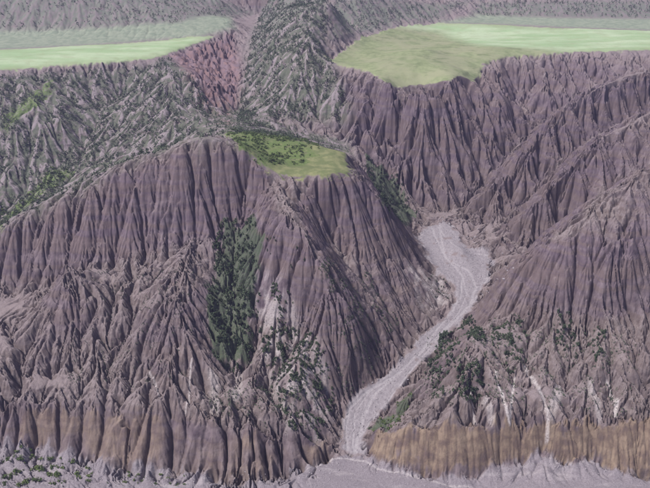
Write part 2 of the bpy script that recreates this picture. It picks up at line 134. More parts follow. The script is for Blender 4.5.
GROVES = [
([[-155.7, 982.0], [-109.9, 978.0], [-90.3, 916.0], [-99.9, 864.0], [-100.6, 792.0], [-148.9, 778.0], [-163.7, 852.0], [-165.2, 950.0]], 520, 70, 4, 8, 'tree', 3, 14, 0.5, 'juniper_tree', 'dark green juniper in the {p} of the shaded gully on the foreground ridge', 'tree', 'junipers in the shaded gully'),
([[-103.8, 886.0], [-55.7, 866.0], [-4.0, 796.0], [14.6, 762.0], [-11.2, 696.0], [-43.4, 694.0], [-85.1, 802.0]], 760, 85, 3, 5.5, 'tree', 4, 10, 0.5, 'juniper_tree', 'small dark juniper in the {p} of the pale scrub slope beside the shaded gully', 'tree', 'junipers on the pale scrub slope'),
([[171.8, 896.0], [219.9, 920.0], [222.5, 842.0], [197.9, 716.0], [160.7, 706.0], [133.0, 726.0], [138.7, 812.0]], 600, 50, 3.5, 7, 'tree', 3, 16, 0.5, 'juniper_tree', 'dark juniper in the {p} of the thicket just right of the gravel wash', 'tree', 'junipers right of the wash'),
([[235.1, 850.0], [278.2, 848.0], [271.0, 782.0], [241.2, 754.0], [214.9, 768.0]], 150, 32, 3, 6.5, 'tree', 4, 10, 0.5, 'juniper_tree', 'dark juniper in the {p} of the second clump right of the wash', 'tree', 'junipers in the second clump'),
([[315.7, 836.0], [338.6, 836.0], [340.3, 780.0], [319.6, 768.0], [311.9, 800.0]], 80, 20, 3, 6, 'tree', 4, 10, 0.5, 'juniper_tree', 'dark juniper in the {p} of the third clump right of the wash', 'tree', 'junipers in the narrow gully'),
([[357.3, 814.0], [375.2, 812.0], [372.6, 768.0], [352.5, 758.0], [345.6, 780.0]], 50, 14, 3, 6, 'tree', 4, 10, 0.5, 'juniper_tree', 'dark juniper in the {p} of the small clump nearest the right edge', 'tree', 'junipers nearest the right edge'),
([[168.3, 1022.0], [202.1, 1022.0], [206.8, 978.0], [176.5, 956.0], [158.5, 970.0]], 34, 16, 2.5, 5, 'tree', 4, 8, 0.5, 'juniper_tree', 'dark juniper in the {p} of the pale island beside the wash bend', 'tree', 'junipers on the wash island'),
([[82.5, 1354.0], [121.7, 1334.0], [147.1, 1298.0], [176.7, 1234.0], [146.0, 1162.0], [93.0, 1030.0], [76.3, 1124.0]], 260, 42, 5, 9, 'tree', 4, 14, 0.5, 'juniper_tree', 'dark juniper in the {p} of the side valley below the canyon wall', 'tree', 'junipers in the side valley'),
([[-90.3, 916.0], [-21.0, 898.0], [-17.9, 862.0], [-77.5, 882.0]], 16, 8, 3, 5, 'tree', 4, 10, 0.5, 'juniper_tree', 'dark green juniper in the {p} of the small hollow below the mesa meadow', 'tree', 'junipers in the hollow'),
([[-404.9, 694.0], [-353.1, 686.0], [-300.0, 672.0], [-270.3, 652.0], [-277.0, 634.0], [-381.9, 632.0]], 70, 36, 2.4, 5, 'bush', 4, 10, 0.5, 'leafy_bush', 'dark bush in the {p} of the grey scree patch at the lower left corner', 'bush', 'bushes on the lower left scree'),
([[-248.0, 660.0], [-150.5, 654.0], [-160.1, 638.0], [-265.2, 634.0]], 24, 9, 1.5, 3, 'bush', 4, 10, 0.5, 'leafy_bush', 'dark bush in the {p} of the scree below the left ochre cliff', 'bush', 'bushes below the left cliff'),
([[58.2, 726.0], [89.4, 762.0], [114.7, 780.0], [117.5, 760.0], [93.7, 706.0], [73.3, 694.0]], 70, 30, 1.5, 3.2, 'bush', 3, 10, 0.45, 'leafy_bush', 'bright green bush in the {p} of the strip along the lower wash', 'bush', 'bushes on the lower wash bank'),
([[-187.1, 1290.0], [-50.4, 1372.0], [-5.0, 1118.0], [-39.6, 1060.0], [-96.1, 1020.0], [-129.7, 1030.0]], 950, 70, 1.8, 4.2, 'bush', 3, 14, 0.5, 'leafy_bush', 'dark green bush in the {p} of the thicket on the mesa meadow', 'bush', 'bushes on the mesa meadow'),
([[-583.0, 1156.0], [-604.6, 1214.0], [-564.5, 1252.0], [-532.8, 1320.0], [-490.5, 1310.0], [-511.5, 1248.0], [-549.4, 1190.0]], 90, 60, 2, 4.5, 'bush', 3, 16, 0.45, 'leafy_bush', 'green bush in the {p} of the grassy gully behind the left ridge', 'bush', 'bushes in the left grassy gully'),
([[-9.6, 864.0], [67.8, 944.0], [111.2, 898.0], [62.2, 804.0], [26.9, 770.0], [6.7, 812.0]], 1100, 0, 1.6, 3.8, 'far', 4, 12, 0.5, 'hillside_scrub', 'scattered dark scrub on the right flank of the foreground ridge', 'scrub', ''),
([[-159.2, 738.0], [-84.7, 758.0], [6.6, 756.0], [-6.3, 700.0], [-130.0, 702.0]], 600, 0, 1.6, 3.8, 'far', 4, 12, 0.5, 'hillside_scrub', 'sparse scrub above the right half of the left ochre cliff', 'scrub', ''),
([[158.1, 906.0], [417.4, 792.0], [387.9, 700.0], [94.4, 712.0]], 1500, 0, 1.6, 4, 'far', 5, 14, 0.53, 'hillside_scrub', 'sparse low scrub over the apron above the right ochre cliff', 'scrub', ''),
([[-341.5, 910.0], [-178.1, 892.0], [-171.8, 740.0], [-336.9, 734.0]], 700, 0, 1.4, 3.2, 'far', 5, 14, 0.55, 'hillside_scrub', 'sparse low scrub on the lower ribs of the foreground ridge', 'scrub', ''),
([[-992.4, 1536.0], [-713.5, 1548.0], [-600.0, 1602.0], [-518.1, 1632.0], [-407.7, 1654.0], [-373.4, 1716.0], [-289.4, 1564.0], [-243.3, 1490.0], [-188.1, 1326.0], [-224.8, 1052.0], [-144.1, 1039.1], [-189.6, 1041.9], [-264.7, 1030.1], [-338.0, 1009.5], [-397.7, 993.4], [-490.0, 979.5], [-576.4, 951.5], [-677.6, 922.3]], 7500, 0, 4, 8.5, 'far', 4, 22, 0.47, 'hillside_scrub', 'dense shrubs and small trees dotting the hazy slope below the left plateau', 'scrub', ''),
([[-194.1, 1542.0], [-195.2, 1748.0], [-206.3, 2040.0], [-205.7, 2396.0], [14.5, 2132.0], [0.0, 1732.0], [22.4, 1586.0], [43.3, 1510.0], [52.9, 1458.0], [-10.7, 1466.0], [-135.5, 1434.0], [48.7, 1240.0], [-164.9, 1235.0]], 5000, 0, 4, 8.5, 'far', 4, 22, 0.45, 'hillside_scrub', 'shrubs streaking the central mountain spur between the plateaus', 'scrub', ''),
([[-260.9, 1512.0], [-192.2, 1568.0], [-131.3, 1434.0], [-52.1, 1426.0], [41.3, 1402.0], [54.4, 1358.0], [-43.0, 1168.0], [-156.3, 1254.0], [-185.3, 1276.0], [-189.3, 1026.0]], 900, 0, 3, 6.5, 'far', 4, 18, 0.45, 'hillside_scrub', 'dark shrubs in the saddle between the mesa meadow and the central spur', 'scrub', ''),
([[-1255.9, 2000.0], [-900.8, 2006.0], [-628.1, 2024.0], [-409.9, 2054.0], [-293.3, 2252.0], [-228.5, 2392.0], [-320.0, 2354.0], [-1312.6, 2122.0]], 800, 0, 4, 9, 'far', 4, 40, 0.42, 'hillside_scrub', 'hazy trees over the mountain foot behind the left plateau', 'scrub', ''),
([[464.5, 2342.0], [737.5, 2288.0], [1006.2, 2256.0], [1402.5, 2246.0], [1519.2, 2456.0], [517.1, 2454.0]], 1000, 0, 4, 9, 'far', 3, 40, 0.4, 'hillside_scrub', 'dense dark trees over the mountain foot behind the right plateau', 'scrub', ''),
([[14.5, 2132.0], [478.2, 2426.0], [355.4, 2252.0], [222.8, 2160.0], [95.1, 1964.0], [12.5, 1798.0]], 500, 0, 4, 8, 'far', 4, 40, 0.45, 'hillside_scrub', 'hazy trees on the mountain slope behind the plateau lobe', 'scrub', '')]
LANDFORMS = {
'front_l': ('eroded_ridge', 'broad fluted mauve clay ridge filling the left foreground', 'ridge'),
'front_r': ('eroded_ridge', 'smooth brown-mauve ridge flank rising from the wash to the right edge', 'ridge'),
'mid_r': ('eroded_ridge', 'parallel fluted spurs between the right foreground ridge and the plateau wall', 'ridge'),
'wall': ('canyon_wall', 'tall fluted purple canyon wall hanging below the bright green plateau', 'cliff'),
'back_l': ('shrub_slope', 'hazy shrub-dotted slope below the left plateau, behind the foreground ridge', 'hillside'),
'red': ('bare_slope', 'bare reddish slope at the right end of the left plateau', 'hillside'),
'spur': ('mountain_spur', 'scrub-streaked mountain spur in the centre between the two plateaus', 'hillside'),
'mount_l': ('mountain', 'shrub-covered bluish mountain foot behind the left plateau', 'mountain'),
'mount_c': ('mountain', 'pale streaked mountain slope behind the left end of the right plateau', 'mountain'),
'mount_r': ('mountain', 'dark green wooded mountain foot behind the right plateau', 'mountain'),
'plateau_l': ('plateau_meadow', 'narrow bright green grass terrace at the upper left', 'meadow'),
'plateau_r': ('plateau_meadow', 'large green grass plateau with a rounded lobe at the upper right', 'meadow'),
'mesa': ('mesa_meadow', 'small olive and yellow meadow on the saddle behind the foreground ridge', 'meadow'),
'wash': ('gravel_wash', 'pale grey gravel wash winding down the ravine to the valley floor', 'riverbed'),
'cliff_l': ('earth_cliff', 'ochre buttressed earth cliff along the foot of the left ridge', 'cliff'),
'cliff_r': ('earth_cliff', 'long ochre earth cliff along the foot of the right ridge', 'cliff'),
'floor': ('valley_floor', 'grey scree fans and gravel valley floor along the bottom edge', 'ground')}
# ---------------------------------------------------------------- terrain maths
F32 = np.float32
def hsh(ix, iy, seed):
    h = (ix.astype(np.int64) * 374761393 + iy.astype(np.int64) * 668265263 + seed * 2147483647) & 0xFFFFFFFF
    h = ((h ^ (h >> 13)) * 1274126177) & 0xFFFFFFFF
    h = ((h ^ (h >> 16)) * 2246822519) & 0xFFFFFFFF
    return ((h ^ (h >> 15)) & 0xFFFFFF).astype(F32) / F32(16777216)
def vnoise(x, y, seed=0):
    ix = np.floor(x); iy = np.floor(y); fx = (x - ix).astype(F32); fy = (y - iy).astype(F32)
    ix = ix.astype(np.int32); iy = iy.astype(np.int32)
    fx = fx * fx * fx * (fx * (fx * 6 - 15) + 10); fy = fy * fy * fy * (fy * (fy * 6 - 15) + 10)
    a = hsh(ix, iy, seed); b = hsh(ix + 1, iy, seed); c = hsh(ix, iy + 1, seed); d = hsh(ix + 1, iy + 1, seed)
    return (a + (b - a) * fx) * (1 - fy) + (c + (d - c) * fx) * fy
def fbm(x, y, seed=0, octs=4, gain=.5):
    s = 0; a = 1.0; n = 0
    for k in range(octs):
        s = s + a * (vnoise(x + 17.3 * k, y - 9.1 * k, seed + k) * 2 - 1); n += a
        x = x * 2.03; y = y * 2.03; a *= gain
    return (s / n).astype(F32)
def sstep(a, b, v):
    t = np.clip((v - a) / (b - a), 0, 1); return (t * t * (3 - 2 * t)).astype(F32)
def gully(x, y, dx, dy, wl, per_cell, seed):
    """stripes that run down the slope: (dx, dy) is the unit vector along the contour"""
    cell = wl * per_cell
    px = x / cell; py = y / cell
    ix = np.floor(px); iy = np.floor(py); fx = (px - ix).astype(F32); fy = (py - iy).astype(F32)
    ix = ix.astype(np.int32); iy = iy.astype(np.int32)
    va = np.zeros_like(fx); vs = np.zeros_like(fx); wt = np.full_like(fx, 1e-6)
    for i in (-1, 0, 1):
        for j in (-1, 0, 1):
            ox = hsh(ix + i, iy + j, seed) * .9 + .05; oy = hsh(ix + i, iy + j, seed + 7) * .9 + .05
            qx = fx - i - ox; qy = fy - j - oy
            w = np.exp(-3.2 * (qx * qx + qy * qy))
            m = (qx * dx + qy * dy) * F32(2 * math.pi * per_cell)
            va += np.cos(m) * w; vs += np.sin(m) * w; wt += w
    c = va / wt; s = vs / wt; m = np.maximum(np.hypot(c, s), .08) ** -.75
    return np.clip(c * m, -1, 1), s * m
def inpoly(x, y, poly):
    r = np.zeros(x.shape, bool); n = len(poly)
    for i in range(n):
        x1, y1 = poly[i]; x2, y2 = poly[(i + 1) % n]
        if y1 == y2: continue
        c = ((y1 > y) != (y2 > y)) & (x < (x2 - x1) * (y - y1) / (y2 - y1) + x1)
        r ^= c
    return r
def pdist(x, y, line):
    d = np.full(x.shape, 1e9, F32)
    for (x1, y1), (x2, y2) in zip(line[:-1], line[1:]):
        ex, ey = x2 - x1, y2 - y1; L = ex * ex + ey * ey + 1e-9
        t = np.clip(((x - x1) * ex + (y - y1) * ey) / L, 0, 1)
        d = np.minimum(d, np.hypot(x - x1 - t * ex, y - y1 - t * ey))
    return d
def pmask(x, y, poly, soft):
    """1 inside, fading over `soft` metres across the outline"""
    xs = [p[0] for p in poly]; ys = [p[1] for p in poly]
    out = np.zeros(x.shape, F32)
    sel = (x > min(xs) - soft) & (x < max(xs) + soft) & (y > min(ys) - soft) & (y < max(ys) + soft)
    if sel.any():
        a, b = x[sel], y[sel]
        d = pdist(a, b, list(poly) + [poly[0]]); d = np.where(inpoly(a, b, poly), d, -d)
        out[sel] = sstep(-soft, soft, d)
    return out
def densify(lines, step=16.):
    P = []
    for ln in lines:
        for a, b in zip(ln[:-1], ln[1:]):
            n = max(1, int(math.hypot(b[0] - a[0], b[1] - a[1]) / step))
            for k in range(n): P.append([a[i] + (b[i] - a[i]) * k / n for i in range(3)])
        P.append(list(ln[-1]))
    P = np.array(P, float); keep = []
    seen = set()
    for i, p in enumerate(P):
        k = (round(p[0] / 5), round(p[1] / 5))
        if k in seen: continue
        seen.add(k); keep.append(i)
    return P[keep]
def rbf_fit(P, lam=.6):
    n = len(P); q = P[:, :2] / 100.
    d = np.hypot(q[:, None, 0] - q[None, :, 0], q[:, None, 1] - q[None, :, 1])
    A = np.zeros((n + 3, n + 3)); A[:n, :n] = -d + np.eye(n) * lam * .02
    A[:n, n] = 1; A[:n, n + 1:] = q; A[n, :n] = 1; A[n + 1:, :n] = q.T
    return q, np.linalg.solve(A, np.r_[P[:, 2], 0, 0, 0])
def rbf_eval(q, w, x, y):
    sh = x.shape; x = (x.ravel() / 100).astype(F32); y = (y.ravel() / 100).astype(F32)
    n = len(q); out = (w[n] + w[n + 1] * x + w[n + 2] * y).astype(F32)
    qf = q.astype(F32); wf = w.astype(F32)
    for s in range(0, len(x), 20000):
        e = slice(s, s + 20000)
        d = np.sqrt((x[e, None] - qf[None, :, 0]) ** 2 + (y[e, None] - qf[None, :, 1]) ** 2)
        out[e] -= d @ wf[:n]
    return out.reshape(sh)
def up2(a):
    """double a grid's resolution (bilinear, then a light blur)"""
    r, c = a.shape; o = np.zeros((2 * r - 1, 2 * c - 1), F32)
    o[::2, ::2] = a; o[1::2, ::2] = (a[:-1] + a[1:]) / 2; o[:, 1::2] = (o[:, :-1:2] + o[:, 2::2]) / 2
    return o
def blur(a, n=1):
    for _ in range(n):
        p = np.pad(a, ((1, 1), (0, 0)), 'edge'); a = (p[:-2] + 2 * p[1:-1] + p[2:]) / 4
        p = np.pad(a, ((0, 0), (1, 1)), 'edge'); a = (p[:, :-2] + 2 * p[:, 1:-1] + p[:, 2:]) / 4
    return a.astype(F32)
# the sheet: rows run across the valley, spacing grows with distance
APEX = 300.
def make_grid(scale=1):
    near = np.linspace(560, 1560, 1060 // scale, endpoint=False)
    k = 240 // scale + 1
    far = 1560 * (3500 / 1560) ** (np.arange(k) / (k - 1.))
    Yr = np.r_[near, far]
    if len(Yr) % 2 == 0: Yr = Yr[1:]
    ss = np.linspace(-.55, .55, 1120 // scale + 1)
    return Yr, ss
def grads(Z, X, Yv, ss):
    """dz/dx and dz/dy on the fan sheet"""
    zi = np.gradient(Z, axis=0) / np.gradient(Yv)[:, None]
    xs = (Yv + APEX)[:, None] * (ss[1] - ss[0])
    zx = np.gradient(Z, axis=1) / xs
    zy = zi - zx * ss[None, :]
    return zx.astype(F32), zy.astype(F32)
def base_height(scale=1):
    Yr, ss = make_grid(scale)
    P = densify(CTRL); q, w = rbf_fit(P)
    Yh, sh = Yr[::2], ss[::2]
    X = sh[None, :] * (Yh + APEX)[:, None]; Y = np.repeat(Yh[:, None], len(sh), 1)
    wx = 5 * fbm(X / 55, Y / 55, 3, 2); wy = 5 * fbm(X / 55, Y / 55, 9, 2)
    Z = up2(rbf_eval(q, w, X + wx, Y + wy))
    return Yr, ss, Z
# ---------------------------------------------------------------- running water: cuts gullies down the lines of flow
def erode(Z, X, Y, soft, iters, K, talus, seed):
    R, C = Z.shape; n = R * C; Z = Z.astype(np.float64).copy(); rng = np.random.default_rng(seed)
    idx = np.arange(n).reshape(R, C)
    area = (np.gradient(Y[:, 0])[:, None] * np.gradient(X, axis=1)).astype(np.float64).ravel()
    nb = [(-1, 0), (1, 0), (0, -1), (0, 1), (-1, -1), (-1, 1), (1, -1), (1, 1)]
    I = (slice(1, -1), slice(1, -1))
    def sh(a, di, dj): return a[1 + di:R - 1 + di, 1 + dj:C - 1 + dj]
    D = [np.hypot(sh(X, a, b) - X[I], sh(Y, a, b) - Y[I]) for a, b in nb]
    sf = soft.ravel().astype(np.float64)
    for it in range(iters):
        Zj = Z + rng.random(Z.shape) * .35
        best = np.zeros((R - 2, C - 2)); rec = idx.copy(); bd = np.ones((R, C)); r_in = idx[I].copy(); d_in = np.ones((R - 2, C - 2))
        for (a, b), d in zip(nb, D):
            s = (Zj[I] - sh(Zj, a, b)) / d; m = s > best
            best[m] = s[m]; r_in[m] = sh(idx, a, b)[m]; d_in[m] = d[m]
        rec[I] = r_in; bd[I] = d_in; rec = rec.ravel(); bd = bd.ravel()
        dep = (rec != np.arange(n)).astype(np.int32); p = rec.copy()
        for _ in range(12): dep = dep + dep[p]; p = p[p]
        order = np.argsort(dep, kind='stable'); ds = dep[order]
        cuts = np.r_[0, np.flatnonzero(np.diff(ds)) + 1, n]
        acc = area.copy()
        for k in range(len(cuts) - 2, 0, -1):
            e = order[cuts[k]:cuts[k + 1]]; np.add.at(acc, rec[e], acc[e])
        kk = K * np.sqrt(np.minimum(acc, 9000.)) / bd * sf
        z = Z.ravel()
        for k in range(1, len(cuts) - 1):
            e = order[cuts[k]:cuts[k + 1]]; zr = z[rec[e]]
            lower = np.minimum(z[e], (z[e] + kk[e] * np.minimum(zr + .2, z[e])) / (1 + kk[e])); z[e] = lower
        Z = z.reshape(R, C)
        for _ in range(3):                                   # crumbling walls
            dz = np.zeros_like(Z)
            for (a, b), d in zip(nb[:4], D[:4]):
                ex = np.maximum(0, Z[I] - sh(Z, a, b) - talus * d) * .16
                dz[I] -= ex; dz[1 + a:R - 1 + a, 1 + b:C - 1 + b] += ex
            Z += dz * soft
    return Z.astype(F32)
# ---------------------------------------------------------------- relief
Yr, ss, Z0 = base_height(1)
X = (ss[None, :] * (Yr + APEX)[:, None]).astype(F32); Y = np.repeat(Yr[:, None], len(ss), 1).astype(F32)
jx = X + 5 * fbm(X / 22, Y / 22, 41, 3); jy = Y + 5 * fbm(X / 22, Y / 22, 51, 3)
def region(name, soft=6): 
    m = np.zeros(X.shape, F32)
    for p in AREA[name]: m = np.maximum(m, pmask(jx, jy, p, soft))
    return m
M = {k: region(k, s) for k, s in (('meadow', 7), ('bright', 45), ('mesa', 9), ('wash', 5), ('ochre', 4), ('red', 18), ('scrub', 12), ('floor', 6), ('green', 12), ('alluvial', 20), ('grassgully', 10), ('backslope', 25), ('wall', 25), ('pan', 15))}
edge = fbm(X / 9, Y / 9, 61, 4)
flat = np.clip(M['wash'] + M['floor'] * np.where(X < -10, .35, .8) + M['meadow'] + M['mesa'] + .8 * M['alluvial'], 0, 1)
chute = np.zeros(X.shape, F32)
for ln, wd, st in CHUTES:
    d = pdist(jx * .6 + X * .4, jy * .6 + Y * .4, ln); chute = np.maximum(chute, st * (1 - sstep(wd * .3, wd, d)))
Zs = blur(Z0, 5)
gx, gy = grads(Zs, X, Yr, ss); slope = np.hypot(gx, gy)
rough = np.maximum(sstep(.08, .42, slope), .55 * M['pan']) * (1 - flat)
def contour(gx, gy):
    n = np.hypot(gx, gy) + 1e-4; return -gy / n, gx / n
var = .8 + .4 * fbm(X / 140, Y / 140, 77, 3)
back = M['backslope']; wall = M['wall']; cliff_r = M['ochre'] * (X > 35); cliff_l = M['ochre'] * (X <= 35)
cap = sstep(.62, 1.0, blur(slope, 6)) * (1 - back); cap = np.maximum(cap, .85 * wall * sstep(.2, .5, slope))
far = sstep(1750, 2050, Y)
Zd = Z0 + 2.5 * rough * fbm(X / 70, Y / 70, 5, 4)
rill = np.zeros(X.shape, F32)
#            wavelength, on the steep cap, on the apron, stripes per cell, gain on shrub slopes, cut depth
OCTAVES = ((50, 11., 15., 1.4, .7, .75), (26, 9., 12., 2.5, .45, 1.5), (9.5, 3.8, 2.6, 3.0, .3, 1.6), (5.0, 1.1, 1.1, 2.6, .25, .35))
for k, (wl, Ac, Aa, per, gain_b, cutd) in enumerate(OCTAVES):
    gx, gy = grads(blur(Zd, max(1, int(wl / 6))), X, Yr, ss)
    dx, dy = contour(gx, gy)
    wx = X + wl * .25 * fbm(X / (wl * 1.5), Y / (wl * 1.5), 200 + k, 2); wy = Y + wl * .25 * fbm(X / (wl * 1.5), Y / (wl * 1.5), 210 + k, 2)
    c, s = gully(wx, wy, dx, dy, wl, per, 300 + 20 * k)
    f = np.sqrt((1 + c) * .5) * .75 + .25 * (1 - np.sqrt((1 - c) * .5))      # round ribs, sharp cuts
    a = (Ac * cap * (1 + (2.0, .75, -.1, 0)[k] * wall) + Aa * (1 - cap)) * rough * var * (1 - back * (1 - gain_b)) * (1 - .35 * far * (1 - M['red'])) * (1 + M['red'] * (.8, 1.2, .8, .5)[k])
    a = a * (1 - cliff_r * (.9, .72, .5, .3)[k]) * (1 - cliff_l * (.3, -.25, .8, .6)[k]) * (1 - M['scrub'] * (.2, .5, .6, .5)[k])
    if k == 1: a = a + 3. * M['floor'] * (X < -10) * sstep(560, 600, Y)       # talus spurs
    slot = np.exp(-(1 + c) / .14) * (.5 + np.clip(fbm(X / 75, Y / 75, 610 + k, 2) + .3, 0, 1))   # narrow cuts, deeper here and there
    Zd = Zd + a * (f - .72) - a * cutd * slot * (1 - .6 * back)
    if k in (1, 2): rill += (.7, .3)[k - 1] * c
    if k == 1:                                               # water works the coarse ribs before the fine flutes form on them
        soft = np.clip(rough * 1.3, 0, 1) * (1 + .5 * wall) * (1 - .7 * cliff_r) * (1 - .6 * far)
        n = int(np.searchsorted(Yr, 1900)) // 2 * 2 + 1
        A0 = Zd[:n:2, ::2]; E1 = erode(A0, X[:n:2, ::2], Y[:n:2, ::2], soft[:n:2, ::2], 10, .016, (1.7 + 2.6 * cap)[:n:2, ::2][1:-1, 1:-1], 4)
        dE = np.zeros(Zd.shape, F32); dE[:n] = up2(E1 - A0)[:n]; fade = sstep(1900, 1750, Y); Zd = Zd + blur(dE, 1) * fade
# beds of harder and softer clay, and lumps
bed = fbm((Zd + 6 * fbm(X / 90, Y / 90, 8, 2)) / 5.5, X / 400, 91, 2)
Zd = Zd + rough * .9 * bed
ap = rough * (1 - cap); rid = 1 - np.abs(fbm(X / 17, Y / 17, 23, 4)) * 2.4
Zd = Zd + (.12 + .45 * rough + .25 * ap) * fbm(X / 6, Y / 6, 15, 3) + .8 * ap * (rid - .5)
Zd = Zd + M['meadow'] * 4. * fbm(X / 130, Y / 130, 18, 4) + M['floor'] * 1.0 * fbm(X / 25, Y / 12, 19, 3)
braid = np.zeros(X.shape, F32)
for ln, wd in BRAIDS: braid = np.maximum(braid, 1 - sstep(wd * .5, wd, pdist(jx * .35 + X * .65, jy * .35 + Y * .65, ln)))
Zd = Zd + M['wash'] * (.35 * fbm(X / 5, Y / 5, 29, 4) - .5 * braid)
Zd = Zd - chute * .6
Z = Zd.astype(F32)
def zat(x, y):
    fi = np.interp(y, Yr, np.arange(len(Yr))); fj = (x / (y + APEX) - ss[0]) / (ss[1] - ss[0])
    i = np.clip(fi.astype(int), 0, len(Yr) - 2); j = np.clip(fj.astype(int), 0, len(ss) - 2)
    a = np.clip(fi - i, 0, 1); b = np.clip(fj - j, 0, 1)
    return (Z[i, j] * (1 - b) + Z[i, j + 1] * b) * (1 - a) + (Z[i + 1, j] * (1 - b) + Z[i + 1, j + 1] * b) * a
# ---------------------------------------------------------------- material of the ground
def new_mat(name):
    m = bpy.data.materials.new(name); m.use_nodes = True; nt = m.node_tree
    return m, nt, nt.nodes['Principled BSDF']
class N:
    def __init__(s, nt): s.nt = nt
    def n(s, t, **k):
        o = s.nt.nodes.new('ShaderNode' + t)
        for a, b in k.items(): setattr(o, a, b)
        return o
    def put(s, sock, v):
        if isinstance(v, bpy.types.NodeSocket): s.nt.links.new(v, sock)
        elif isinstance(v, (tuple, list)) and len(v) == 3 and sock.type == 'RGBA': sock.default_value = (*v, 1)
        else: sock.default_value = v
    def noise(s, vec, scale, detail=4, rough=.55, dist=0):
        o = s.n('TexNoise'); s.put(o.inputs['Vector'], vec); o.inputs['Scale'].default_value = scale
        o.inputs['Detail'].default_value = detail; o.inputs['Roughness'].default_value = rough; o.inputs['Distortion'].default_value = dist
        return o.outputs[0]
    def mul(s, vec, v3):
        o = s.n('VectorMath', operation='MULTIPLY'); s.put(o.inputs[0], vec); o.inputs[1].default_value = v3; return o.outputs[0]
    def math(s, op, a, b=0., clamp=False):
        o = s.n('Math', operation=op, use_clamp=clamp); s.put(o.inputs[0], a); s.put(o.inputs[1], b); return o.outputs[0]
    def rng(s, v, a, b, c=0., d=1.):
        o = s.n('MapRange', interpolation_type='SMOOTHSTEP'); s.put(o.inputs[0], v)
        for i, q in enumerate((a, b, c, d)): o.inputs[1 + i].default_value = q
        return o.outputs[0]
    def mix(s, f, a, b, mode='MIX'):
        o = s.n('Mix', data_type='RGBA', blend_type=mode); s.put(o.inputs[0], f); s.put(o.inputs[6], a); s.put(o.inputs[7], b); return o.outputs[2]
def ground_material():
    m, nt, bsdf = new_mat('badland_earth'); g = N(nt)
    geo = g.n('NewGeometry'); pos = geo.outputs['Position']
    sepn = g.n('SeparateXYZ'); nt.links.new(geo.outputs['Normal'], sepn.inputs[0]); nz = sepn.outputs[2]
    def att(name):
        a = g.n('Attribute', attribute_name=name); s = g.n('SeparateColor'); nt.links.new(a.outputs['Color'], s.inputs[0]); return s.outputs
    meadow, bright, mesa = att('ma'); wash, ochre, red = att('mb'); scrub, green, rillv = att('mc'); chutev, floor, alluv = att('md'); capv, braidv, farv = att('me'); gulv = att('mf')[0]
    big = g.noise(pos, .012, 5, .6); mid = g.noise(pos, .07, 5, .6); fine = g.noise(pos, .55, 5, .65); grit = g.noise(pos, 2.2, 3, .6)
    strata = g.noise(g.mul(pos, (.004, .004, .11)), 1, 4, .6, .4)
    streak = g.noise(g.mul(pos, (.28, .10, .035)), 1, 4, .6)
    rock = g.mix(g.rng(mid, .3, .7), ROCK_A, ROCK_B)
    rock = g.mix(g.rng(big, .4, .65, 0, .55), rock, ROCK_C)
    rock = g.mix(g.rng(strata, .42, .58, 0, .6), rock, ROCK_D)
    rock = g.mix(g.rng(streak, .5, .7, 0, .35), rock, ROCK_E)
    rock = g.mix(g.math('MULTIPLY', g.math('SUBTRACT', 1., capv), g.math('MULTIPLY', g.rng(big, .3, .6, .25, .75), g.math('SUBTRACT', 1., g.math('MULTIPLY', scrub, .6)))), rock, g.mix(g.rng(g.noise(pos, .16, 5, .7), .38, .62), APRON_A, APRON_B))
    zs = g.n('SeparateXYZ'); nt.links.new(pos, zs.inputs[0])
    rock = g.mix(g.math('MULTIPLY', g.rng(zs.outputs[2], 70, 230, .42, 0), g.rng(g.noise(pos, .02, 4, .6), .3, .6, .4, 1.)), rock, g.mix(g.rng(mid, .3, .7), BROWN_A, BROWN_B))
    dust = g.math('MULTIPLY', g.rng(nz, .55, .85), g.rng(fine, .3, .6, .25, .8))
    rock = g.mix(g.math('MULTIPLY', dust, g.math('SUBTRACT', 1., g.math('MULTIPLY', capv, .6))), rock, DUST)
    speck = g.rng(g.noise(pos, .32, 4, .7), .56, .68); rock = g.mix(g.math('MULTIPLY', speck, g.rng(nz, .45, .75, .05, .55)), rock, SPECK)
    chips = g.rng(g.noise(pos, .85, 3, .7), .60, .72); rock = g.mix(g.math('MULTIPLY', chips, .35), rock, ROCK_E)
    oc = g.mix(g.rng(mid, .35, .65), OCHRE_A, OCHRE_B); oc = g.mix(g.rng(streak, .45, .65, 0, .6), oc, OCHRE_C)
    rock = g.mix(g.math('MULTIPLY', ochre, g.rng(mid, .25, .55, .35, .9)), rock, oc)
    rd = g.mix(g.rng(mid, .35, .65), RED_A, RED_B); rock = g.mix(g.math('MULTIPLY', red, .85), rock, rd)
    # pale bare rills and herbs on the shrub slopes
    rill = g.math('MULTIPLY', g.rng(g.math('ADD', rillv, g.math('MULTIPLY', g.math('SUBTRACT', fine, .5), .7)), .62, .8), scrub)
    herb = g.math('MULTIPLY', g.rng(g.math('ADD', mid, g.math('MULTIPLY', g.math('SUBTRACT', fine, .5), .6)), .30, .52, 0, .7), g.math('MULTIPLY', scrub, g.rng(rillv, .5, .85, 1, .35)))
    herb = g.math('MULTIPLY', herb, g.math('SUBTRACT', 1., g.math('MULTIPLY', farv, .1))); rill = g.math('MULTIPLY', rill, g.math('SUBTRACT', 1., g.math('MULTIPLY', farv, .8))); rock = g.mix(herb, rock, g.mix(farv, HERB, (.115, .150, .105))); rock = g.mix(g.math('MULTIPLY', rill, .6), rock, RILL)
    fl = g.mix(g.rng(fine, .3, .7), FLOOR_A, FLOOR_B); fl = g.mix(g.rng(g.noise(g.mul(pos, (.02, .08, .05)), 1, 4), .5, .7, 0, .22), fl, PALE)
    rock = g.mix(floor, rock, fl)
    rock = g.mix(g.math('MULTIPLY', chutev, g.rng(fine, .3, .6, .25, .85)), rock, PALE)
